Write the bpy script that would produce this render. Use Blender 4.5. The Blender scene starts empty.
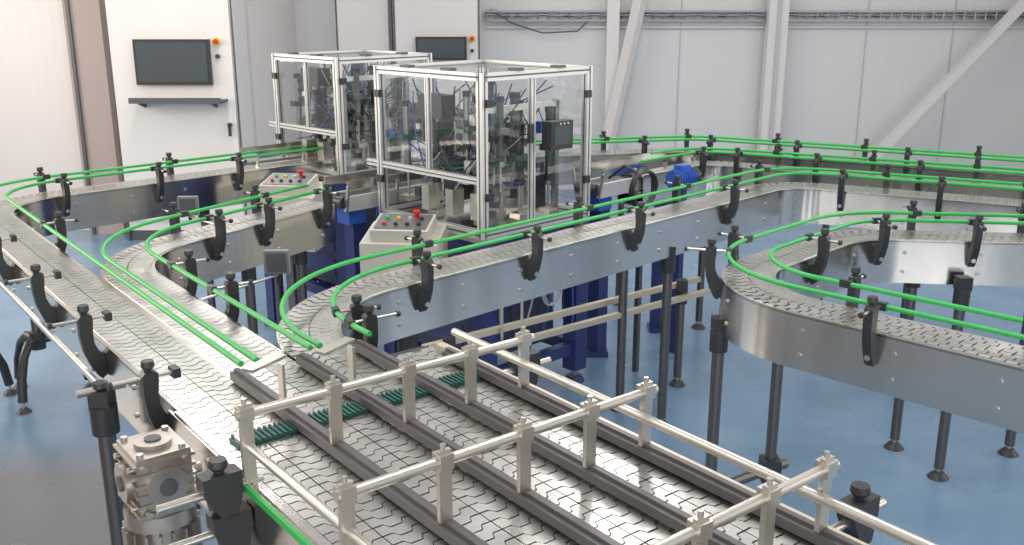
import bpy, math, random
from mathutils import Vector, Matrix
random.seed(7)

# ------------------------------------------------------------------ materials
def lin(c):
    return tuple(((x/255)/12.92 if x/255 <= 0.04045 else ((x/255+0.055)/1.055)**2.4) for x in c)+(1,)
def mk(name, rgb, rough=0.5, metal=0.0, noise=0.0, nscale=8.0, bump=0.0, spec=0.5, stretch=None, emis=0, rvar=0.0):
    m = bpy.data.materials.new(name); m.use_nodes = True
    nt = m.node_tree; b = nt.nodes['Principled BSDF']
    b.inputs['Base Color'].default_value = lin(rgb)
    b.inputs['Roughness'].default_value = rough
    b.inputs['Metallic'].default_value = metal
    b.inputs['Specular IOR Level'].default_value = spec
    tc = nt.nodes.new('ShaderNodeTexCoord'); mp = nt.nodes.new('ShaderNodeMapping')
    nz = nt.nodes.new('ShaderNodeTexNoise'); nz.inputs['Scale'].default_value = nscale
    nz.inputs['Detail'].default_value = 4
    nt.links.new(tc.outputs['Object'], mp.inputs[0]); nt.links.new(mp.outputs[0], nz.inputs['Vector'])
    if stretch: mp.inputs['Scale'].default_value = stretch
    if noise > 0:
        mx = nt.nodes.new('ShaderNodeMix'); mx.data_type = 'RGBA'
        c = lin(rgb)
        mx.inputs[6].default_value = tuple(x*(1-noise) for x in c[:3])+(1,)
        mx.inputs[7].default_value = tuple(min(1, x*(1+noise)) for x in c[:3])+(1,)
        nt.links.new(nz.outputs['Fac'], mx.inputs[0]); nt.links.new(mx.outputs[2], b.inputs['Base Color'])
    if rvar > 0:
        mr = nt.nodes.new('ShaderNodeMapRange')
        mr.inputs['To Min'].default_value = max(0.02, rough-rvar); mr.inputs['To Max'].default_value = rough+rvar
        nt.links.new(nz.outputs['Fac'], mr.inputs[0]); nt.links.new(mr.outputs[0], b.inputs['Roughness'])
    if bump > 0:
        bp = nt.nodes.new('ShaderNodeBump'); bp.inputs['Strength'].default_value = bump
        bp.inputs['Distance'].default_value = 0.01
        nt.links.new(nz.outputs['Fac'], bp.inputs['Height']); nt.links.new(bp.outputs[0], b.inputs['Normal'])
    return m
M = {}
M['steel'] = mk('brushed_stainless', (220,216,210), 0.19, 1.0, noise=0.08, nscale=5, stretch=(1,1,.3), rvar=0.06, bump=0.2)
M['chain'] = mk('chain_plate_steel', (198,196,192), 0.34, 0.95, noise=0.16, nscale=9, rvar=0.08)
M['chaingap'] = mk('chain_underside', (66,64,61), 0.6, 0.4)
M['rod'] = mk('turned_steel', (200,196,188), 0.3, 0.9)
M['bar'] = mk('satin_rail_bar', (206,201,191), 0.34, 0.85)
M['green'] = mk('green_guide_plastic', (48,172,80), 0.4, noise=0.08)
M['black'] = mk('black_polyamide', (48,49,51), 0.42, noise=0.1)
M['leg'] = mk('dark_tube_steel', (106,103,102), 0.32, 0.8)
M['strip'] = mk('dark_divider_plastic', (96,91,92), 0.40, noise=0.1)
M['alu'] = mk('anodised_aluminium', (212,212,210), 0.38, 0.5)
M['aludark'] = mk('machined_aluminium', (150,151,152), 0.34, 0.8)
M['slot'] = mk('profile_slot', (95,97,100), 0.5, 0.5)
M['blue'] = mk('blue_frame_paint', (42,54,108), 0.42)
M['navy'] = mk('navy_panel', (42,46,78), 0.45)
M['beige'] = mk('beige_enclosure_paint', (200,196,184), 0.5, noise=0.03)
M['white'] = mk('white_cabinet_paint', (220,216,213), 0.5, noise=0.03, nscale=1.2)
M['dark'] = mk('screen_black', (70,78,82), 0.25)
M['red'] = mk('red_plastic', (200,30,25), 0.35)
M['yellow'] = mk('yellow_plastic', (215,190,40), 0.4)
M['motorblue'] = mk('motor_blue', (50,92,180), 0.4)
M['teal'] = mk('teal_comb', (30,88,82), 0.45)
M['cast'] = mk('cast_aluminium', (176,168,160), 0.36, 0.85, noise=0.2, nscale=20)
M['tube'] = mk('clear_hose', (170,175,180), 0.3)
M['bluehose'] = mk('air_hose_blue', (50,90,170), 0.35)
M['wood'] = mk('tan_support_bar', (206,196,176), 0.42, 0.4)
M['conc'] = mk('column_grey', (168,154,149), 0.6, noise=0.05, nscale=2)
M['tray'] = mk('galvanised_tray', (158,160,165), 0.4, 0.6)
M['joint'] = mk('panel_joint', (186,185,188), 0.5)
M['greybox'] = mk('grey_sensor_box', (130,133,136), 0.45, 0.2)

def glassmat():
    m = bpy.data.materials.new('clear_acrylic'); m.use_nodes = True
    nt = m.node_tree; nt.nodes.clear()
    o = nt.nodes.new('ShaderNodeOutputMaterial'); mx = nt.nodes.new('ShaderNodeMixShader')
    t = nt.nodes.new('ShaderNodeBsdfTransparent'); t.inputs[0].default_value = (0.97,0.98,0.98,1)
    g = nt.nodes.new('ShaderNodeBsdfGlossy'); g.inputs['Roughness'].default_value = 0.03
    lw = nt.nodes.new('ShaderNodeLayerWeight'); lw.inputs[0].default_value = 0.25
    mr = nt.nodes.new('ShaderNodeMapRange'); mr.inputs['To Min'].default_value = .06; mr.inputs['To Max'].default_value = .4
    nt.links.new(lw.outputs['Facing'], mr.inputs[0]); nt.links.new(mr.outputs[0], mx.inputs[0])
    nt.links.new(t.outputs[0], mx.inputs[1]); nt.links.new(g.outputs[0], mx.inputs[2])
    nt.links.new(mx.outputs[0], o.inputs[0]); return m
M['glass'] = glassmat()

def floormat():
    m = mk('blue_epoxy_floor', (104,142,176), 0.26, noise=0.0, rvar=0.09, nscale=1.5)
    nt = m.node_tree; b = nt.nodes['Principled BSDF']
    n1 = nt.nodes.new('ShaderNodeTexNoise'); n1.inputs['Scale'].default_value = 2.2; n1.inputs['Detail'].default_value = 6
    tc = nt.nodes.new('ShaderNodeTexCoord'); nt.links.new(tc.outputs['Object'], n1.inputs['Vector'])
    cr = nt.nodes.new('ShaderNodeValToRGB')
    cr.color_ramp.elements[0].position = .3; cr.color_ramp.elements[0].color = lin((100,130,158))
    cr.color_ramp.elements[1].position = .7; cr.color_ramp.elements[1].color = lin((120,148,173))
    nt.links.new(n1.outputs['Fac'], cr.inputs[0])
    # unpainted grey screed area in the near left of the hall
    sp = nt.nodes.new('ShaderNodeSeparateXYZ'); nt.links.new(tc.outputs['Object'], sp.inputs[0])
    a = nt.nodes.new('ShaderNodeMapRange'); a.inputs['From Min'].default_value=-1.2; a.inputs['From Max'].default_value=-1.7
    c = nt.nodes.new('ShaderNodeMapRange'); c.inputs['From Min'].default_value=4.7; c.inputs['From Max'].default_value=4.2
    nt.links.new(sp.outputs[0],a.inputs[0]); nt.links.new(sp.outputs[1],c.inputs[0])
    mu = nt.nodes.new('ShaderNodeMath'); mu.operation='MULTIPLY'; nt.links.new(a.outputs[0],mu.inputs[0]); nt.links.new(c.outputs[0],mu.inputs[1])
    mx = nt.nodes.new('ShaderNodeMix'); mx.data_type='RGBA'; nt.links.new(mu.outputs[0],mx.inputs[0])
    nt.links.new(cr.outputs[0],mx.inputs[6]); mx.inputs[7].default_value=lin((112,115,118))
    nt.links.new(mx.outputs[2], b.inputs['Base Color'])
    return m
M['floor'] = floormat()
def wallmat(name, c, pitch):
    m = mk(name, c, 0.45, noise=0.03, nscale=0.8)
    nt = m.node_tree; b = nt.nodes['Principled BSDF']
    tc = nt.nodes.new('ShaderNodeTexCoord'); w = nt.nodes.new('ShaderNodeTexWave')
    w.wave_type = 'BANDS'; w.bands_direction = 'X'; w.inputs['Scale'].default_value = pitch
    bp = nt.nodes.new('ShaderNodeBump'); bp.inputs['Strength'].default_value = 0.10; bp.inputs['Distance'].default_value = 0.01
    nt.links.new(tc.outputs['Object'], w.inputs[0]); nt.links.new(w.outputs[1], bp.inputs['Height']); nt.links.new(bp.outputs[0], b.inputs['Normal'])
    return m
M['wall'] = wallmat('white_sandwich_panel', (214,213,213), 3.0)
M['wallwarm'] = wallmat('white_sandwich_panel_left', (222,216,212), 3.0)

# ------------------------------------------------------------------ mesh builder
class MB:
    def __init__(s): s.v=[]; s.f=[]; s.m=[]; s.sm=[]; s.mats=[]
    def mi(s, k):
        if k not in s.mats: s.mats.append(k)
        return s.mats.index(k)
    def add(s, vs, fs, k, smooth=False):
        o = len(s.v); s.v += [tuple(p) for p in vs]; i = s.mi(k)
        for f in fs: s.f.append(tuple(o+a for a in f)); s.m.append(i); s.sm.append(smooth)
    def obox(s, c, size, k, ax=(1,0,0), ay=(0,1,0), az=(0,0,1)):
        c=Vector(c); ax=Vector(ax)*size[0]/2; ay=Vector(ay)*size[1]/2; az=Vector(az)*size[2]/2
        vs=[c+ax*i+ay*j+az*l for l in (-1,1) for j in (-1,1) for i in (-1,1)]
        s.add(vs,[(0,2,3,1),(4,5,7,6),(0,1,5,4),(2,6,7,3),(0,4,6,2),(1,3,7,5)],k)
    def quad(s, a,b,c,d,k): s.add([a,b,c,d],[(0,1,2,3)],k)
    def beam(s, p0, p1, w, h, k, up=(0,0,1)):
        p0=Vector(p0); p1=Vector(p1); d=p1-p0; L=d.length; d.normalize(); u=Vector(up)
        if abs(d.dot(u))>0.95: u=Vector((0.7071,0.7071,0))
        sd=d.cross(u).normalized(); u=sd.cross(d)
        s.obox((p0+p1)/2,(L,w,h),k,d,sd,u)
    def profile(s, p0, p1, w=0.04, axis=None):
        p0=Vector(p0); p1=Vector(p1); d=(p1-p0).normalized()
        u=Vector((0,0,1)) if abs(d.z)<0.9 else Vector((0.7071,0.7071,0))
        sd=d.cross(u).normalized(); u=sd.cross(d)
        L=(p1-p0).length
        s.obox((p0+p1)/2,(L,w,w),'alu',d,sd,u)
        for q in (sd,-sd,u,-u):
            o=q.cross(d)
            s.obox((p0+p1)/2+q*(w/2),(L*0.995,w*0.2,0.002),'slot',d,o,q)
    def cyl(s, p0, p1, r, k, n=12, r2=None, caps=True):
        p0=Vector(p0); p1=Vector(p1); d=(p1-p0).normalized(); r2=r if r2 is None else r2
        a=d.orthogonal().normalized(); b=d.cross(a)
        vs=[]
        for p,rr in ((p0,r),(p1,r2)):
            for i in range(n):
                t=2*math.pi*i/n; vs.append(p+a*rr*math.cos(t)+b*rr*math.sin(t))
        s.add(vs,[(i,(i+1)%n,n+(i+1)%n,n+i) for i in range(n)],k,True)
        if caps:
            s.add(vs[:n],[tuple(range(n-1,-1,-1))],k); s.add(vs[n:],[tuple(range(n))],k)
    def tube(s, pts, r, k, n=8):
        pts=[Vector(p) for p in pts]; rings=[]; prev=None
        for i,p in enumerate(pts):
            d=(pts[min(i+1,len(pts)-1)]-pts[max(i-1,0)]).normalized()
            if prev is None: a=d.orthogonal().normalized()
            else: a=(prev-d*prev.dot(d)).normalized()
            prev=a; b=d.cross(a)
            rings.append([p+a*r*math.cos(2*math.pi*j/n)+b*r*math.sin(2*math.pi*j/n) for j in range(n)])
        vs=[q for rg in rings for q in rg]
        fs=[(i*n+j,i*n+(j+1)%n,(i+1)*n+(j+1)%n,(i+1)*n+j) for i in range(len(pts)-1) for j in range(n)]
        s.add(vs,fs,k,True)
        s.add(rings[0],[tuple(range(n-1,-1,-1))],k); s.add(rings[-1],[tuple(range(n))],k)
    def prism(s, poly, org, ax, ay, az, th, k):
        org=Vector(org); ax=Vector(ax); ay=Vector(ay); az=Vector(az); n=len(poly)
        lo=[org+ax*p[0]+ay*p[1]-az*th/2 for p in poly]; hi=[q+az*th for q in lo]
        s.add(lo+hi,[tuple(range(n-1,-1,-1)),tuple(range(n,2*n))]+[(i,(i+1)%n,n+(i+1)%n,n+i) for i in range(n)],k)
    def build(s, name, parent=None):
        me=bpy.data.meshes.new(name); me.from_pydata(s.v,[],s.f)
        for k in s.mats: me.materials.append(M[k])
        me.polygons.foreach_set('material_index',s.m); me.polygons.foreach_set('use_smooth',s.sm)
        me.update()
        o=bpy.data.objects.new(name,me); bpy.context.scene.collection.objects.link(o)
        if parent: o.parent=parent
        return o
def empty(name):
    e=bpy.data.objects.new(name,None); bpy.context.scene.collection.objects.link(e); return e

# ------------------------------------------------------------------ paths
class Path:
    def __init__(s, poly, radii, step=0.03):
        P=[Vector(p) for p in poly]; out=[P[0]]
        for i in range(1,len(P)-1):
            a=(P[i-1]-P[i]).normalized(); b=(P[i+1]-P[i]).normalized()
            ang=a.angle(b); R=radii[i-1]; tl=R/math.tan(ang/2)
            c=P[i]+(a+b).normalized()*(R/math.sin(ang/2))
            s0=P[i]+a*tl-c; s1=P[i]+b*tl-c
            tot=math.pi-ang; n=max(4,int(R*tot/step))
            sg=1 if (s0.x*s1.y-s0.y*s1.x)>0 else -1
            a0=math.atan2(s0.y,s0.x)
            for j in range(n+1):
                t=a0+sg*tot*j/n; out.append(c+Vector((math.cos(t),math.sin(t)))*R)
        out.append(P[-1])
        s.p=[out[0]]
        for q in out[1:]:
            d=(q-s.p[-1]).length
            if d<1e-5: continue
            if d>0.1:
                k=int(d/0.1); st=s.p[-1].copy()
                for j in range(1,k): s.p.append(st.lerp(q,j/k))
            s.p.append(q)
        s.c=[0]
        for i in range(1,len(s.p)): s.c.append(s.c[-1]+(s.p[i]-s.p[i-1]).length)
        s.L=s.c[-1]
    def at(s, x):
        x=min(max(x,0),s.L-1e-6)
        lo,hi=0,len(s.c)-1
        while hi-lo>1:
            m=(lo+hi)//2
            if s.c[m]<=x: lo=m
            else: hi=m
        t=(x-s.c[lo])/(s.c[hi]-s.c[lo]); p=s.p[lo].lerp(s.p[hi],t)
        def tg(i):
            a=s.p[max(i-1,0)]; b=s.p[min(i+1,len(s.p)-1)]; return (b-a).normalized()
        d=tg(lo).lerp(tg(hi),t).normalized()
        return p,d,Vector((d.y,-d.x))
    def near(s, x, y):
        q=Vector((x,y)); i=min(range(len(s.p)),key=lambda j:(s.p[j]-q).length); return s.c[i]
    def samples(s,a,b):
        xs=[a]+[c for c in s.c if a+0.005<c<b-0.005]+[b]; return xs

ZC=1.15; ZR=1.235
def strip(mb, path, a, b, off, th, z0, z1, k):
    xs=path.samples(a,b); ring=[]
    for x in xs:
        p,d,n=path.at(x); r=[]
        for o,z in ((off-th/2,z0),(off+th/2,z0),(off+th/2,z1),(off-th/2,z1)):
            q=p+n*o; r.append((q.x,q.y,z))
        ring.append(r)
    m=len(xs)
    for j in range(4):
        vs=[]; 
        for r in ring: vs+=[r[j],r[(j+1)%4]]
        mb.add(vs,[(i*2,i*2+1,i*2+3,i*2+2) for i in range(m-1)],k,True)
    mb.add(ring[0],[(3,2,1,0)],k); mb.add(ring[-1],[(0,1,2,3)],k)
def chain(mb, path, a, b, w, strands=1, pitch=0.04):
    sw=w/strands; n=int((b-a)/pitch)
    cs=[-.485,-.24,-.15,.15,.24,.485]; hs=[0,0,.42,.42,0,0]
    for q in range(strands):
        oc=(q+0.5)*sw-w/2
        for i in range(n):
            s0=a+i*pitch; lo=[];hi=[]
            tz=random.uniform(-.0003,.0003); tx=random.uniform(-.0004,.0004)
            p,d,nn=path.at(s0)
            for c,h in zip(cs,hs):
                for e,arr,zz in ((0.0,lo,tz),(0.89,hi,-tz)):
                    r=p+d*((e+h)*pitch)+nn*(oc+c*sw); arr.append((r.x,r.y,ZC+zz+tx*c*2))
            top=lo+list(reversed(hi))
            bot=[(x,y,z-0.006) for x,y,z in top]; m=len(top)
            mb.add(top+bot,[tuple(range(m))]+[(j,m+j,m+(j+1)%m,(j+1)%m) for j in range(m)],'chain')
    strip(mb,path,a,b,0,w*0.96,ZC-0.03,ZC-0.0085,'chaingap')
def rail(mb, path, a, b, off, k='green', z=ZR, r=0.0088):
    pts=[]
    for x in path.samples(a,b):
        p,d,n=path.at(x); q=p+n*off; pts.append((q.x,q.y,z))
    mb.tube(pts,r,k,8)
def knob(mb, c, r=0.018):
    c=Vector(c)
    mb.cyl(c,c+Vector((0,0,0.014)),r*0.5,'black',10)
    mb.cyl(c+Vector((0,0,0.010)),c+Vector((0,0,0.018)),r*0.75,'black',12,r2=r)
    mb.cyl(c+Vector((0,0,0.018)),c+Vector((0,0,0.033)),r,'black',12,r2=r*0.9)
def bracket(mb, path, s, side, w, out=0.0, zr=ZR):
    p,d,n=path.at(s); o=n*side; q=p+o*(w/2+0.012)
    O=Vector((q.x,q.y,0)); ox=Vector((o.x,o.y,0)); t=Vector((d.x,d.y,0)); Z=Vector((0,0,1))
    prof=[(0,1.045),(0,1.115),(.016,1.13),(.026,1.155),(.028,1.19),(.024,zr-.01),(.024,zr+.012),(.034,zr+.018),(.058,zr+.018),(.066,zr+.008),(.066,1.18),(.060,1.13),(.045,1.085),(.025,1.045),(.014,1.035)]
    mb.prism(prof,O,ox,Z,t,0.030,'black')
    mb.cyl(O+ox*.004+Z*1.07,O+ox*.042+Z*1.07,0.010,'rod',10)
    knob(mb,O+ox*.045+Z*(zr+.014))
    mb.cyl(O+ox*(.11+out)+Z*zr,O-ox*.03+Z*zr,0.0058,'rod',8)
    mb.cyl(O+ox*(.11+out)+Z*zr,O+ox*(.122+out)+Z*zr,0.010,'black',8)
    mb.obox(O-ox*.024+Z*zr,(0.020,0.040,0.026),'black',ox,t,Z)
def leg(mb, x, y, top=0.95, r=0.024, tripod=False, ang=0.0):
    base=0.34 if tripod else 0.07
    mb.cyl((x,y,base-0.02),(x,y,top),r,'leg',14)
    mb.cyl((x,y,top-0.09),(x,y,top+0.0),r*1.5,'black',14)
    mb.obox((x,y,top+0.02),(0.06,0.06,0.06),'black')
    if tripod:
        mb.cyl((x,y,base-0.05),(x,y,base+0.05),r*1.7,'black',14)
        for i in range(3):
            a=ang+i*2.094; c,s_=math.cos(a),math.sin(a)
            pts=[(x+c*u,y+s_*u,z) for u,z in ((.02,base),(.10,base+.01),(.17,base-.05),(.22,base-.16),(.24,0.06))]
            mb.tube(pts,0.026,'black',8)
            mb.cyl((x+c*.24,y+s_*.24,0.02),(x+c*.24,y+s_*.24,0.08),0.008,'rod',8)
            mb.cyl((x+c*.24,y+s_*.24,0.001),(x+c*.24,y+s_*.24,0.025),0.042,'black',14,r2=0.02)
    else:
        mb.cyl((x,y,0.02),(x,y,0.08),0.01,'rod',8)
        mb.cyl((x,y,0.001),(x,y,0.03),0.05,'black',16,r2=0.025)

W=0.188
def TN(t,n): return (n*0.788+t*0.616, n*0.616-t*0.788)
def conveyor(path, a=0, b=None, br=(), legs=(), w=W, rails=(), strands=2, side=0.205, chain_b=None, tri=()):
    b=path.L if b is None else b
    root=MB(); 
    for sd in (1,-1):
        strip(root,path,a,b,sd*(w/2+0.008),0.006,ZC-side,ZC-0.006,'steel')
        strip(root,path,a,b,sd*(w/2+0.004),0.014,ZC-0.012,ZC-0.002,'steel')
        n=int((b-a)/0.33)
        for i in range(n):
            p,d,nn=path.at(a+0.1+i*0.33); q=p+nn*sd*(w/2+0.011)
            for z in (ZC-0.06,ZC-0.15):
                root.cyl((q.x,q.y,z),(q.x+nn.x*sd*.006,q.y+nn.y*sd*.006,z),0.009,'rod',8)
    n=int((b-a)/0.4)
    for i in range(n+1):
        p,d,nn=path.at(a+(b-a)*i/max(n,1)); e=nn*(w/2)
        root.cyl((p.x-e.x,p.y-e.y,ZC-.12),(p.x+e.x,p.y+e.y,ZC-.12),0.015,'rod',8)
    strip(root,path,a,b,0,w,ZC-side+.0,ZC-side+.012,'steel')
    o=root.build('flat_top_chain_conveyor')
    ch=MB(); chain(ch,path,a,chain_b if chain_b else b,w,strands); ch.build('chain',o)
    rl=MB()
    for r_ in rails: rail(rl,path,*r_[:4],**(dict(z=r_[4]) if len(r_)>4 else {}))
    if rails: rl.build('guide_rails',o)
    bm=MB()
    for it in br:
        x,y,sd=it[:3]; bracket(bm,path,path.near(x,y),sd,w,out=(it[3] if len(it)>3 else 0))
    if br: bm.build('rail_brackets',o)
    lm=MB()
    for (x,y) in legs: leg(lm,x,y)
    for (x,y,g) in tri: leg(lm,x,y,tripod=True,ang=g)
    if legs or tri: lm.build('legs',o)
    return o
RO=W/2-0.012
T=Vector((0.616,-0.788,0)); N=Vector((0.788,0.616,0)); Z=Vector((0,0,1))
def tn(t,n,z): x,y=TN(t,n); return Vector((x,y,z))

# outer left loop
p1=Path([(-1.297,6.673),(-2.877,5.093),TN(-0.45,0.87)],[0.5])
e1=p1.L-1.95
sb=p1.near(-2.6,4.75)
o1=conveyor(p1,0,e1,chain_b=p1.L,
  rails=[(0,p1.L-1.98,-RO,'green'),(0,sb,RO,'green'),(sb+.2,p1.L-2.42,RO+.085,'bar',1.07)],
  br=[(-1.8,6.1,-1),(-2.15,5.75,-1),(-2.55,5.35,-1),(-2.0,5.95,1),(-2.6,5.4,1)]+[TN(t,.8)+(1,0.03) for t in (-4.4,-3.75,-3.12,-2.52)]+[TN(t,.95)+(-1,) for t in (-4.6,)],
  tri=[(-2.70,5.20,0.5),(-3.0,5.0,1.2)],legs=[(-1.95,6.0),(-1.6,6.36)])
lg=MB(); x,y=TN(-2.88,.69); leg(lg,x,y,top=1.03,r=.027)
lg.cyl(tn(-2.88,.62,1.08),tn(-2.88,.76,1.08),.012,'rod'); knob(lg,tn(-2.88,.69,1.07),.024)
lg.build('outrigger_leg',o1)
# middle loop
p2=Path([(-1.04,5.14),(-1.73,3.967),TN(-0.45,1.08)],[0.6])
o2=conveyor(p2,0,p2.L-1.95,chain_b=p2.L,
  rails=[(0,p2.L-1.98,RO,'green'),(0,p2.L-1.98,-RO,'green')],
  br=[(-1.08,4.98,-1),(-1.27,4.65,-1),(-1.45,4.35,-1),(-1.3,3.55,-1),(-1.05,3.2,-1),(-1.3,4.9,1),(-1.5,4.4,1)],
  legs=[(-1.12,4.95),(-1.45,3.9),(-1.3,4.6)])
sx=MB()
for (x,y,z,x2,y2) in ((-1.0,3.98,1.13,-1.22,3.62),(-1.72,5.05,1.15,-1.42,4.75)):
    sx.obox((x,y,z),(.105,.03,.10),'greybox'); sx.obox((x,y-.017,z),(.085,.004,.08),'slot')
    sx.cyl((x,y+.01,z-.06),(x2,y2,z-.06),.007,'rod',8); sx.cyl((x,y+.01,z-.10),(x,y+.01,z-.04),.010,'black',8)
sx.build('sensor_boxes',o2)
# main front conveyor
p3=Path([(3.5,4.75),(1.62,5.72),(-0.891,3.209),TN(-0.45,1.275)],[0.35,0.62])
conveyor(p3,0,p3.L-1.95,chain_b=p3.L,
  rails=[(0,p3.L-1.98,RO,'green'),(0,p3.L-1.98,-RO,'green')],
  br=[(-.42,3.6,-1),(.04,4.12,-1),(.57,4.6,-1),(1.09,5.14,-1),(-.5,3.0,-1),(-.62,2.75,-1,.03),
      (-.35,3.82,1),(.35,4.55,1),(.95,5.15,1),(1.55,5.6,1),(2.1,5.4,1),(2.7,5.1,1),(1.9,5.5,-1),(2.4,5.25,-1),(2.95,5.0,-1)],
  legs=[(.80,4.78),(.60,5.0),(2.3,5.35),(-.42,3.62)])
# right return loop
p4=Path([(4.2,4.10),(1.58,4.42),(.75,3.60),(2.93,1.44)],[0.45,0.42])
o4=conveyor(p4,0,None,
  rails=[(0,p4.L,RO,'green'),(0,p4.L,-RO,'green')],
  br=[(1.17,3.02,1),(1.8,2.5,1),(1.3,4.0,-1),(1.65,4.35,-1),(2.1,4.3,-1),(.85,3.75,1,.03),(1.0,4.0,1),(1.9,4.4,1),(2.4,4.35,1),(1.15,3.3,-1),(1.55,2.75,-1)],
  legs=[(.82,3.62),(1.12,3.82),(1.95,4.52),(2.5,4.45),(2.04,4.2)])
lk=MB(); lk.cyl((.72,3.56,.24),(1.20,3.87,.24),.022,'leg'); 
for q in ((.82,3.62),(1.12,3.82)): lk.obox((q[0],q[1],.24),(.08,.08,.10),'black')
lk.build('leg_cross_tie',o4)
p6=Path([(.75,6.05),(1.25,6.52),(4.2,5.0)],[0.3])
conveyor(p6,0,None,strands=1,rails=[(0,p6.L,RO,'green'),(0.3,p6.L,-RO,'green')],
  br=[(1.5,6.4,1),(1.2,6.45,1),(2.0,6.1,1),(2.5,5.85,1),(3.0,5.6,1),(1.7,6.2,-1),(2.2,6.0,-1),(2.8,5.7,-1)],legs=[(1.3,6.4),(2.5,5.87)])
p5=Path([(.10,6.80),(1.35,7.08),(4.6,5.35)],[0.4])
conveyor(p5,0,None,strands=1,rails=[(0,p5.L,RO,'green'),(0,p5.L,-RO,'green')],
  br=[(.9,6.98,1),(1.5,6.95,1),(2.0,6.7,1),(2.6,6.4,1),(.75,6.95,-1),(1.3,7.0,-1),(1.8,6.8,-1),(2.4,6.5,-1),(3.0,6.2,-1)],legs=[(.8,6.96),(2.2,6.62)])

# ------------------------------------------------------------------ accumulation table
tb=MB()
for n in (0.752,1.575):
    tb.beam(tn(-2.45,n,1.05),tn(-.45,n,1.05),0.008,0.19,'steel')
tb.beam(tn(-2.40,1.585,1.155),tn(-.45,1.585,1.155),0.03,0.02,'wood')
tb.beam(tn(-2.0,0.742,1.14),tn(-.45,0.742,1.14),0.010,0.016,'green')
tb.beam(tn(-2.45,1.16,1.04),tn(-.45,1.16,1.04),0.78,0.02,'chaingap')
for n in (.975,1.18,1.37):
    tb.beam(tn(-2.42,n,1.145),tn(-.45,n,1.145),0.022,0.012,'steel')
tb.beam(tn(-2.42,.765,1.145),tn(-.45,.765,1.145),0.022,0.010,'steel'); tb.beam(tn(-2.42,1.562,1.145),tn(-.45,1.562,1.145),0.022,0.010,'steel')
tb.cyl(tn(-2.44,1.385,1.12),tn(-2.44,1.56,1.12),.028,'black')
root=tb.build('accumulation_table')
ln=Path([TN(-2.42,1.467),TN(-.45,1.467)],[])
c4=MB(); chain(c4,ln,0,ln.L,0.172,2); c4.build('lane_chain',root)
sm=MB()
for n in (.975,1.18,1.37,1.548):
    t0=-2.53 if n<1.4 else -2.3
    sm.beam(tn(t0,n,1.168),tn(-.45,n,1.168),0.040,0.022,'strip')
    sm.beam(tn(t0,n,1.183),tn(-.45,n,1.183),0.014,0.008,'strip')
sm.build('lane_dividers',root)
fr=MB()
for bt in (-1.93,-1.47,-.98):
    fr.cyl(tn(bt,.735,1.315),tn(bt,1.58,1.315),.0115,'bar',14)
    for n in (.755,.975,1.18,1.37,1.548):
        lo=1.18 if n>.8 else 1.15
        fr.obox(tn(bt+.002,n,(lo+1.34)/2),(0.012,0.030,1.34-lo),'bar',T,N,Z)
        fr.obox(tn(bt,n,1.317),(0.032,0.032,0.032),'bar',T,N,Z)
        fr.cyl(tn(bt,n,1.33),tn(bt,n,1.352),.006,'rod',8)
fr.cyl(tn(-2.22,1.52,1.265),tn(-.45,1.52,1.265),.0115,'bar',14)
fr.cyl(tn(-1.98,.755,1.24),tn(-.45,.755,1.24),.0105,'bar',14)
fr.build('divider_frame',root)
tm=MB()
for i,(a,b) in enumerate(((.80,.955),(.995,1.16),(1.2,1.35),(1.39,1.53))):
    tm.obox(tn(-2.13,(a+b)/2,1.154),(0.06,(b-a),0.008),'teal',T,N,Z)
    k=int((b-a)/0.014)
    for j in range(k):
        tm.obox(tn(-2.13,a+0.010+j*0.014,1.160),(0.07,0.006,0.006),'teal',T,N,Z)
tm.build('transfer_combs',root)
fl=MB()
for (t,n) in ((-2.22,.975),(-2.22,1.18)):
    fl.obox(tn(t,n,1.235),(0.03,0.008,0.12),'bar',T,N,Z)
    fl.obox(tn(t-.03,n-.03,1.295),(0.035,0.13,0.008),'bar',(T*.9+N*.4).normalized(),(N*.9-T*.4).normalized(),Z)
fl.build('sensor_plates',root)
lg=MB()
for t in (-2.2,-.8):
    for n in (.82,1.5):
        x,y=TN(t,n); leg(lg,x,y,top=.95)
lg.build('legs',root)
def clampknob(mb, x,y,z,dirv):
    d=Vector(dirv).normalized(); c=Vector((x,y,z))
    mb.obox(c,(.05,.04,.08),'black',d,Vector((-d.y,d.x,0)),Z)
    mb.prism([(0,-.07),(.03,-.06),(.045,0),(.045,.045),(-.045,.045),(-.045,.01),(-.02,-.04)],c,d,Z,Vector((-d.y,d.x,0)),.045,'black')
    knob(mb,c+Vector((0,0,.043)),.022)
    mb.cyl(c-d*.14,c+d*.10,.010,'rod')
ck=MB()
clampknob(ck,*TN(-1.93,.685),1.15,N); clampknob(ck,*TN(-1.93,.70),1.05,N)
clampknob(ck,*TN(-2.14,1.72),1.13,N)
clampknob(ck,*TN(-1.02,1.75),1.12,N)
ck.build('side_clamps',root)

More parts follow.
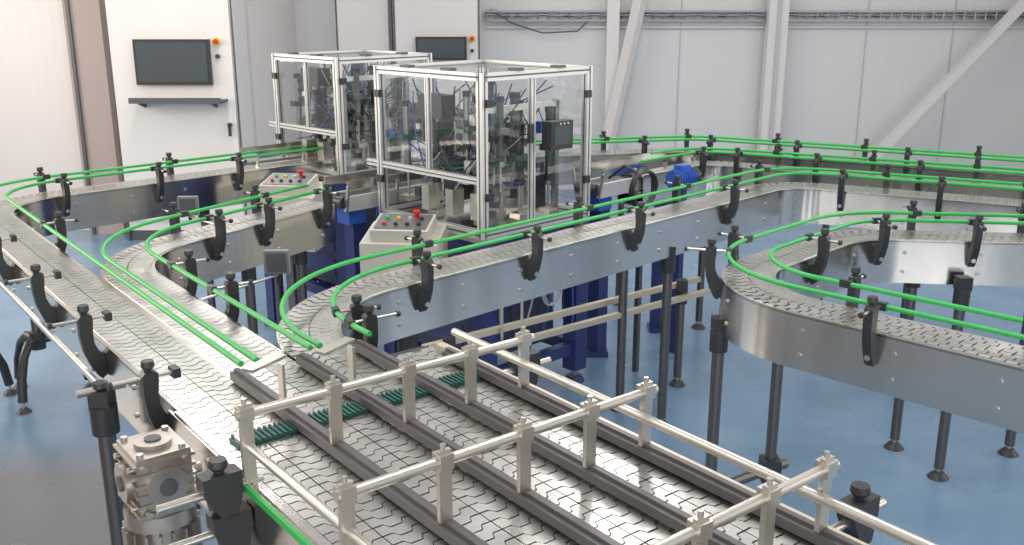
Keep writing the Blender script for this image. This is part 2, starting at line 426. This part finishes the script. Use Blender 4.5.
# gear motor bottom left
gm=MB(); gx,gy=TN(-2.24,.64)
G=Vector((gx,gy,0.03))
def gp(a,b,z): return G+T*a+N*b+Z*z
gm.obox(gp(0,0,1.05),(.15,.13,.16),'cast',T,N,Z)
for i in range(6): gm.obox(gp(0,0,.985+.026*i),(.165,.145,.007),'cast',T,N,Z)
for s_ in (-1,1):
    for r_ in (-1,1):
        gm.cyl(gp(.06*s_,.05*r_,1.12),gp(.06*s_,.05*r_,1.14),.009,'rod',8)
        gm.cyl(gp(.08,.05*r_,1.05+.06*s_),gp(.09,.05*r_,1.05+.06*s_),.008,'rod',8)
        gm.cyl(gp(.05*s_,-.065,1.05+.05*r_),gp(.05*s_,-.08,1.05+.05*r_),.008,'rod',8)
gm.cyl(gp(0,0,1.13),gp(0,0,1.142),.045,'cast',20); gm.cyl(gp(0,0,1.14),gp(0,0,1.146),.02,'slot',12)
gm.cyl(gp(.075,0,1.05),gp(.09,0,1.05),.05,'cast',20); gm.cyl(gp(.09,0,1.05),gp(.094,0,1.05),.022,'slot',16); gm.cyl(gp(0,-.065,1.05),gp(0,-.085,1.05),.048,'cast',20); gm.cyl(gp(0,-.085,1.05),gp(0,-.09,1.05),.02,'slot',16)
gm.cyl(gp(0,0,.97),gp(0,0,.93),.085,'cast',20)
gm.cyl(gp(0,0,.94),gp(0,0,.66),.07,'cast',20)
for i in range(18):
    a=2*math.pi*i/18; d=T*math.cos(a)+N*math.sin(a); gm.obox(gp(0,0,.80)+d*.078,(.03,.005,.25),'cast',d,d.cross(Z),Z)
gm.cyl(gp(0,0,.66),gp(0,0,.60),.085,'black',20)
gm.cyl(gp(.03,.0,1.05),gp(.03,.10,1.05),.014,'rod',12)
gm.build('gear_motor',root)

# ------------------------------------------------------------------ machines
A=Vector((-.7071,.7071,0)); Bv=Vector((.7071,.7071,0))
def machine(near, La, Lb, z0, z1, seed, hmi=False):
    random.seed(seed); root=empty('capping_machine'); O=Vector((near[0],near[1],0))
    def P(a,b,z): return O+A*a+Bv*b+Z*z
    f=MB(); w=.042
    for a in (0,La):
        for b in (0,Lb): f.profile(P(a,b,z0-.02),P(a,b,z1),w)
    for z in (z0,z1-w/2):
        f.profile(P(0,0,z),P(La,0,z),w); f.profile(P(0,Lb,z),P(La,Lb,z),w)
        f.profile(P(0,0,z),P(0,Lb,z),w); f.profile(P(La,0,z),P(La,Lb,z),w)
    f.profile(P(0,Lb*.45,z0),P(0,Lb*.45,z1),w*.7)
    f.profile(P(La*.5,0,z1-.03),P(La*.5,0,z0+.3),w*.6)
    f.profile(P(0.02,0,z0+.28),P(La+.12,0,z0+.28),w*.8)
    f.profile(P(La,Lb*.5,z0),P(La,Lb*.5,z1),w*.7)
    for z in (z0+.2,z1-.15):
        f.obox(P(-.028,Lb*.03,z),(.02,.045,.04),'black',A,Bv,Z); f.obox(P(-.028,Lb*.97,z),(.02,.045,.04),'black',A,Bv,Z)
        f.obox(P(La*.98,-.028,z),(.045,.02,.04),'black',A,Bv,Z)
    f.obox(P(-.03,Lb*.40,z0+.5),(.02,.03,.10),'black',A,Bv,Z)
    for (a,b) in ((La*.3,0),(La*.7,0),(0,Lb*.3),(0,Lb*.7)):
        f.obox(P(a,b,z1+.007),(.07,.05,.014),'slot',A,Bv,Z)
    f.build('enclosure_frame',root)
    g=MB()
    def pane(a0,b0,a1,b1,za,zb): g.quad(P(a0,b0,za),P(a1,b1,za),P(a1,b1,zb),P(a0,b0,zb),'glass')
    e=.02
    pane(0,e,0,Lb-e,z0+e,z1-.04); pane(e,0,La-e,0,z0+.3,z1-.04); pane(e,Lb,La-e,Lb,z0+e,z1-.04); pane(La,e,La,Lb-e,z0+e,z1-.04)
    g.quad(P(e,e,z1-.012),P(La-e,e,z1-.012),P(La-e,Lb-e,z1-.012),P(e,Lb-e,z1-.012),'glass')
    g.build('acrylic_panels',root)
    m=MB()
    m.obox(P(La/2,Lb/2,z0-.03),(La+.04,Lb+.04,.03),'steel',A,Bv,Z)
    def cupplate(a,b,zc,nx,nz,face,sp=.062,mat='alu'):
        wx=nx*sp+.02; wz=nz*sp+.02
        if face=='A':
            m.obox(P(a,b,zc),(.014,wx,wz),mat,A,Bv,Z)
            for i in range(nx):
                for j in range(nz):
                    bb=b-wx/2+.01+sp*(i+.5); zz=zc-wz/2+.01+sp*(j+.5)
                    m.cyl(P(a-.007,bb,zz),P(a-.03,bb,zz),.023,'slot',14); m.cyl(P(a-.03,bb,zz),P(a-.034,bb,zz),.014,'black',10)
        else:
            m.obox(P(a,b,zc),(wx,.014,wz),mat,A,Bv,Z)
            for i in range(nx):
                for j in range(nz):
                    aa=a-wx/2+.01+sp*(i+.5); zz=zc-wz/2+.01+sp*(j+.5)
                    m.cyl(P(aa,b-.007,zz),P(aa,b-.014,zz),.022,'slot',14); m.cyl(P(aa,b-.014,zz),P(aa,b-.018,zz),.015,'black',10)
    cupplate(La*.62,Lb*.35,z0+.38,4,5,'A',mat='aludark'); cupplate(La*.36,Lb*.22,z0+.46,3,3,'B',mat='aludark')
    cupplate(La*.80,Lb*.15,z0+.52,2,3,'B',mat='slot')
    m.obox(P(La*.78,Lb*.6,z0+.30),(.16,.22,.50),'slot',A,Bv,Z)
    m.obox(P(La*.55,Lb*.72,z0+.26),(.10,.16,.44),'aludark',A,Bv,Z)
    m.obox(P(La*.60,Lb*.16,z0+.62),(.20,.10,.12),'black',A,Bv,Z)
    cols=['aludark','slot','black']
    for q,(a,b,zt,zb,r) in enumerate(((.25,.35,.62,.30,.024),(.25,.55,.66,.36,.026),(.35,.7,.6,.2,.022),(.7,.75,.7,.3,.026),(.45,.5,.72,.5,.034),(.2,.2,.5,.1,.018),(.8,.3,.55,.05,.02),(.6,.15,.5,.2,.02),(.12,.75,.58,.2,.02),(.9,.15,.6,.25,.02),(.12,.28,.66,.35,.018),(.14,.48,.5,.2,.026),(.35,.2,.68,.4,.018))):
        m.cyl(P(La*a,Lb*b,z0+zt),P(La*a,Lb*b,z0+zb),r,cols[q%3],14); m.cyl(P(La*a,Lb*b,z0+zb),P(La*a,Lb*b,z0+max(zb-.16,0)),r*.35,'rod',8)
        m.cyl(P(La*a,Lb*b,z0+zt),P(La*a,Lb*b,z0+zt+.03),r*1.2,'black',12); m.cyl(P(La*a,Lb*b,z0+zb),P(La*a,Lb*b,z0+zb+.03),r*1.25,'black',12)
        m.obox(P(La*a,Lb*b,z0+max(zb-.17,.02)),(.08,.07,.03),'rod',A,Bv,Z)
        m.obox(P(La*a,Lb*b,z0+(zb+zt)/2),(.05,.10,.035),'slot',A,Bv,Z)
    c=P(La*.32,Lb*.5,z0)
    m.cyl(c,c+Z*.42,.022,'rod',14); m.cyl(c+Z*.06,c+Z*.075,.15,'alu',28); m.cyl(c+Z*.18,c+Z*.195,.15,'aludark',28); m.cyl(c+Z*.42,c+Z*.5,.07,'black',18)
    for i in range(8):
        a=i*math.pi/4; q=c+Vector((math.cos(a)*.14,math.sin(a)*.14,0)); m.cyl(q+Z*.05,q+Z*.21,.018,'rod',8)
    m.beam(P(La*.15,Lb*.12,z0+.62),P(La*.15,Lb*.88,z0+.62),.03,.03,'alu'); m.beam(P(La*.75,Lb*.12,z0+.5),P(La*.75,Lb*.88,z0+.5),.04,.03,'alu')
    m.beam(P(La*.15,Lb*.15,z0),P(La*.15,Lb*.15,z0+.64),.03,.03,'aludark'); m.beam(P(La*.15,Lb*.85,z0),P(La*.15,Lb*.85,z0+.64),.03,.03,'aludark')
    for i in range(6): m.obox(P(La*.15+i*.1,Lb*(.8 if i%2 else .12),z0+.12),(.06,.08,.14+.05*(i%2)),'black' if i%2 else 'rod',A,Bv,Z)
    for i in range(18): m.obox(P(La*random.uniform(.1,.9),Lb*random.uniform(.1,.85),z0+random.uniform(.05,.6)),(.045,.045,.055),random.choice(['black','slot','motorblue','alu','slot']),A,Bv,Z)
    for i in range(95):
        a0=P(La*random.uniform(.06,.94),Lb*random.uniform(.05,.92),z0+random.uniform(.40,.76)); a1=P(La*random.uniform(.06,.94),Lb*random.uniform(.05,.92),z0+random.uniform(.08,.5))
        md=(a0+a1)/2+Vector((random.uniform(-.08,.08),random.uniform(-.08,.08),random.uniform(-.18,.05)))
        md=P(min(max((md-O).dot(A),.03),La-.03),min(max((md-O).dot(Bv),.03),Lb-.03),max(md.z,z0+.03))
        pts=[(a0*(1-t)**2+md*2*t*(1-t)+a1*t*t) for t in [k/10 for k in range(11)]]
        m.tube(pts,.0040,random.choice(['tube','black','bluehose','tube','black','black']),6)
    m.build('mechanism',root)
    bs=MB(); zt=z0-.05
    for a in (0.03,La-.03):
        for b in (0.03,Lb-.03):
            bs.obox(P(a,b,(zt+.08)/2),(.10,.10,zt-.08),'blue',A,Bv,Z)
            bs.cyl(P(a,b,.03),P(a,b,.08),.015,'rod'); bs.cyl(P(a,b,.001),P(a,b,.035),.065,'blue',18,r2=.045)
    for z,h in ((zt-.07,.14),(.22,.07)):
        bs.beam(P(0.03,0.03,z),P(La-.03,0.03,z),.05,h,'blue'); bs.beam(P(0.03,Lb-.03,z),P(La-.03,Lb-.03,z),.05,h,'blue')
        bs.beam(P(.03,0.03,z),P(.03,Lb-.03,z),.05,h,'blue'); bs.beam(P(La-.03,0.03,z),P(La-.03,Lb-.03,z),.05,h,'blue')
    bs.obox(P(La*.5,Lb*.42,.60),(La*.8,Lb*.75,.62),'navy',A,Bv,Z)
    for i in range(3): bs.obox(P(La*.5,Lb*.045-.002,.42+i*.17),(La*.5,.006,.12),'blue',A,Bv,Z)
    for i in range(9):
        b0=.10+i*.07; pts=[P(-.04-.02*math.sin(k*.5),b0+.02*math.sin(k*.8+i),zt-.02-k*.055-(i%3)*.01*k) for k in range(9)]
        bs.tube(pts,.006,['tube','black','bluehose'][i%3],6)
    bs.build('base_frame',root)
    if hmi:
        h=MB(); c=P(-.06,Lb*.62,z0+.48)
        h.obox(c,(.07,.17,.15),'black',A,Bv,Z); h.obox(c-A*.037,(.004,.13,.10),'dark',A,Bv,Z)
        for i in range(4): h.cyl(c-A*.037+Bv*(-.05+.03*i)+Z*.062,c-A*.042+Bv*(-.05+.03*i)+Z*.062,.006,'slot' if i==0 else 'alu',8)
        h.obox(c+A*.04,(.03,.05,.05),'rod',A,Bv,Z)
        h.build('operator_display',root)
        cc=MB(); pts=[]
        for i in range(60):
            a=i*2*math.pi/20; pts.append(P(-.06,.45,.66)+Bv*(.07*math.cos(a)+.001*i)+Z*(.10*math.sin(a))+A*(.0005*i))
        cc.tube(pts,.006,'tube',6); cc.build('coiled_hose',root)
    return root
machine((-.15,4.87),.83,.80,1.03,1.855,3,True)
machine((-1.12,6.32),.72,.76,1.08,1.85,5)

def control_box(c, yaw):
    m=MB(); ax=Vector((math.cos(yaw),math.sin(yaw),0)); ay=Vector((-math.sin(yaw),math.cos(yaw),0)); c=Vector(c)
    prof=[(-.15,-.34),(.15,-.34),(.15,.05),(-.15,.0)]
    m.prism(prof,c,ay,Z,ax,.40,'beige')
    up=(Z*.30-ay*.05).normalized(); sl=(ay*.30+Z*.05).normalized()
    tc=c+Z*.027
    m.obox(tc+up*.03,(.30,.24,.06),'beige',ax,sl,up)
    m.obox(tc+up*.063,(.27,.20,.006),'aludark',ax,sl,up)
    for i in range(4):
        for j in range(2):
            k=['red','green','black','yellow','black','alu','black','black'][i*2+j]
            q=tc+up*.066+ax*(-.09+.06*i)+sl*(-.05+.08*j); m.cyl(q,q+up*.012,.011,k,12)
    q=tc+up*.066+ax*.06+sl*.06; m.cyl(q,q+up*.02,.012,'red'); m.cyl(q+up*.02,q+up*.035,.019,'red',16)
    b=c-Z*.34
    m.beam((c.x,c.y,b.z),(c.x,c.y,0.02),.08,.08,'leg'); m.obox((c.x,c.y,.012),(.3,.3,.02),'leg')
    m.build('control_console')
control_box((-.56,4.90,1.01),-.12)
control_box((-1.40,6.02,1.03),-.15)

def belt(p0,p1,w=.16,name='belt_conveyor'):
    m=MB(); p0=Vector(p0); p1=Vector(p1); d=(p1-p0).normalized(); sd=Vector((d.y,-d.x,0))
    m.beam(p0,p1,w*.8,.05,'black')
    for s_ in (1,-1): m.beam(p0+sd*s_*(w/2)-Z*.01,p1+sd*s_*(w/2)-Z*.01,.02,.085,'alu'); m.beam(p0+sd*s_*(w/2+.03)+Z*.10,p1+sd*s_*(w/2+.03)+Z*.10,.008,.05,'steel')
    for p in (p0,p1): m.cyl(p-sd*w*.5,p+sd*w*.5,.035,'black',16)
    L=(p1-p0).length; n=int(L/.25)
    for i in range(n+1):
        q=p0+d*L*i/n
        for s_ in (1,-1): m.beam(q+sd*s_*(w/2+.01)-Z*.05,q+sd*s_*(w/2+.04)+Z*.1,.02,.012,'rod')
    for q in (p0+d*.12,p1-d*.15):
        m.beam(q-Z*.05,(q.x,q.y,.03),.09,.09,'blue'); m.obox((q.x,q.y,.02),(.14,.14,.03),'blue')
    q=p0+d*.1; m.obox(q-Z*.09,(.12,.12,.10),'motorblue',d,sd,Z)
    return m.build(name)
belt((-1.00,5.42,1.10),(-.50,5.92,1.10))
belt((.46,5.80,1.10),(1.12,6.46,1.10))
belt((-1.75,6.42,1.12),(-1.25,6.92,1.12),w=.14)
mt=MB(); c=Vector((1.05,5.92,1.14))
mt.cyl(c-Bv*.09,c+Bv*.09,.055,'motorblue',18)
for i in range(7): mt.cyl(c+Bv*(-.08+.025*i),c+Bv*(-.074+.025*i),.065,'motorblue',18)
mt.cyl(c+Bv*.09,c+Bv*.13,.06,'black',18); mt.obox(c+Z*.06,(.08,.07,.05),'motorblue',Bv,A,Z); mt.beam(c-Z*.05,(c.x,c.y,.0),.05,.05,'blue')
mt.build('drive_motor')
cc=MB(); pts=[]
for i in range(90):
    a=i*2*math.pi/22; r=.11+.004*math.sin(i*.9); pts.append(Vector((.76,5.56,1.14))+Bv*(r*math.cos(a)+.0004*i)+Z*(r*math.sin(a))+A*(-.02+.0006*i))
cc.tube(pts,.011,'black',6)
cc.tube([Vector((.72,5.55,1.24)),Vector((.66,5.62,1.27)),Vector((.58,5.72,1.18))],.009,'black',6)
cc.beam((.76,5.58,1.05),(.76,5.58,.0),.03,.03,'leg')
cc.build('coiled_cable')
lr=MB()
for dz,do in ((0,0),(-.06,.05)):
    lr.beam((-.42+do,4.30-do,.62+dz),(1.10+do,5.48-do,.62+dz),.03,.03,'wood')
for x,y in ((-.05,4.55),(.05,4.66)):
    lr.cyl((x,y,.56),(x,y,.98),.008,'rod',8)
for (x,y) in ((-.30,4.36),(.98,5.36)): leg(lr,x,y,top=.60)
lr.build('support_crossrail')

# ------------------------------------------------------------------ room
def plane_box(name,c,size,k):
    m=MB(); m.obox(c,size,k); return m.build(name)
plane_box('floor',(0,5,-.05),(16,15,.1),'floor')
plane_box('wall_back',(2.0,11.6,1.75),(9.4,.12,3.5),'wall')
plane_box('wall_left',(-5.1,9.45,1.75),(5.1,.12,3.5),'wallwarm')
plane_box('wall_left_return',(-2.55,10.55,1.75),(.1,2.1,3.5),'wallwarm')
plane_box('wall_right',(6.75,6.0,1.75),(.1,11.2,3.5),'wall')
col=MB(); col.obox((-3.96,9.30,1.75),(.34,.16,3.5),'conc'); col.obox((-4.08,9.21,1.75),(.03,.03,3.5),'slot'); col.build('trim_1')
def cabinet(c, w, d, h, mon, name='electrical_cabinet'):
    m=MB(); x,y=c
    m.obox((x,y+d/2,h/2+.05),(w,d,h-.1),'white'); m.obox((x,y+d/2,.05),(w-.02,d-.02,.1),'slot')
    m.obox((x,y-.012,h/2+.08),(w-.06,.024,h-.24),'white')
    m.obox((x+w/2-.012,y-.003,h/2),(.014,.02,h),'slot'); m.obox((x-w/2+.012,y-.003,h/2),(.014,.02,h),'slot')
    if mon:
        mx,mz,mw,mh=mon
        m.obox((mx,y-.05,mz),(mw,.05,mh),'black'); m.obox((mx,y-.078,mz),(mw-.05,.006,mh-.05),'dark')
        ex=mx+mw/2+.06
        m.cyl((ex,y-.02,mz+mh/2-.02),(ex,y-.05,mz+mh/2-.02),.034,'yellow',16); m.cyl((ex,y-.05,mz+mh/2-.02),(ex,y-.08,mz+mh/2-.02),.022,'red',16)
        m.cyl((ex,y-.02,mz+mh/2-.15),(ex,y-.05,mz+mh/2-.15),.02,'black',12)
        if mw>.6:
            m.obox((mx+.05,y-.13,mz-mh/2-.14),(.82,.24,.02),'slot'); m.obox((mx+.05,y-.25,mz-mh/2-.125),(.82,.012,.05),'slot')
            for s_ in (-.3,.35): m.prism([(0,0),(0,-.06),(-.2,0)],(mx+s_,y-.02,mz-mh/2-.15),(0,1,0),Z,(1,0,0),.02,'slot')
    m.cyl((x+w/2-.09,y-.03,1.1),(x+w/2-.09,y-.06,1.1),.02,'black'); m.obox((x+w/2-.09,y-.06,1.06),(.025,.02,.12),'black')
    return m.build(name)
cabinet((-3.07,8.95),1.15,.42,3.0,(-3.05,1.665,.68,.40))
cabinet((-.83,11.0),.96,.5,3.2,(-.78,1.69,.56,.25))
cabinet((-1.66,11.15),.62,.36,3.2,None)
st=MB()
st.obox((3.02,11.40,1.75),(.22,.16,3.5),'white'); st.obox((3.02,11.31,1.75),(.04,.02,3.5),'joint')
st.build('trim_2')
st=MB(); st.obox((1.15,11.42,1.75),(.14,.14,3.5),'white'); st.beam((1.52,11.3,2.6),(1.10,11.3,.5),.12,.10,'white'); st.build('trim_3')
st=MB(); st.beam((5.95,11.2,2.45),(4.0,11.2,.2),.11,.09,'white'); st.build('trim_4')
tr=MB()
for (a,b) in ((-.3,2.9),(3.14,6.6)):
    for z in (1.98,2.08): tr.beam((a,11.46,z),(b,11.46,z),.06,.02,'tray')
    tr.beam((a,11.52,2.03),(b,11.52,2.03),.015,.10,'tray')
    n=int((b-a)/.12)
    for i in range(n): tr.beam((a+.12*i,11.45,1.98),(a+.12*i,11.45,2.08),.012,.012,'tray')
    tr.cyl((a,11.5,1.90),(b,11.5,1.90),.012,'white'); 
    for q in range(3): tr.tube([(a+(b-a)*i/20,11.46,2.04+.012*math.sin(i*1.7+q)) for i in range(21)],.014,'slot' if q==1 else 'tray',6)
tr.tube([(-.25,11.45,2.1),(.0,11.43,1.95),(.35,11.42,1.84),(.75,11.43,1.86),(.9,11.45,2.0)],.009,'slot',6)
tr.tube([(-.2,11.45,2.1),(.05,11.43,2.0),(.4,11.42,1.92),(.7,11.43,1.95),(.8,11.45,2.05)],.008,'tray',6)
tr.build('cable_tray')
jn=MB()
for x in (1.95,4.1,5.1): jn.obox((x,11.535,1.75),(.010,.010,3.5),'joint')
jn.build('trim_5')

# ------------------------------------------------------------------ lights
def area(name,loc,rot,sx,sy,e,col=(1,1,1)):
    l=bpy.data.lights.new(name,'AREA'); l.shape='RECTANGLE'; l.size=sx; l.size_y=sy; l.energy=e; l.color=col
    o=bpy.data.objects.new(name,l); o.location=loc; o.rotation_euler=rot; bpy.context.scene.collection.objects.link(o); return o
for i,(x,y) in enumerate(((-2.5,3.5),(.8,3.5),(-2.5,7.5),(.8,7.5),(4,5.5))):
    area('ceiling_lamp',(x,y,3.9),(0,0,0),.35,3.0,56,(1,.97,.94))
area('window_light_right',(6.4,4.5,2.6),(0,math.radians(72),0),2.0,6,105,(1,.97,.93))
area('window_light_left',(-6.2,6.0,2.4),(0,math.radians(-80),0),1.8,4,165,(1,.87,.74))
for x in (-3.2,-1.1,1.0,3.1): area('front_streak_light',(x,-2.4,1.5),(math.radians(88),0,0),.7,2.2,42,(1,.97,.92))  # unseen light panels added behind the camera for streak reflections on the steel
w=bpy.data.worlds.new('world'); bpy.context.scene.world=w; w.use_nodes=True
w.node_tree.nodes['Background'].inputs[0].default_value=(.92,.91,.92,1); w.node_tree.nodes['Background'].inputs[1].default_value=.62
bpy.context.scene.view_settings.view_transform='Standard'

cam=bpy.data.cameras.new('camera'); co=bpy.data.objects.new('camera',cam); bpy.context.scene.collection.objects.link(co)
cam.sensor_width=36; cam.lens=968/1024*36; co.location=(0,0,2.2); co.rotation_euler=(math.radians(90-15.7),0,0)
bpy.context.scene.camera=co
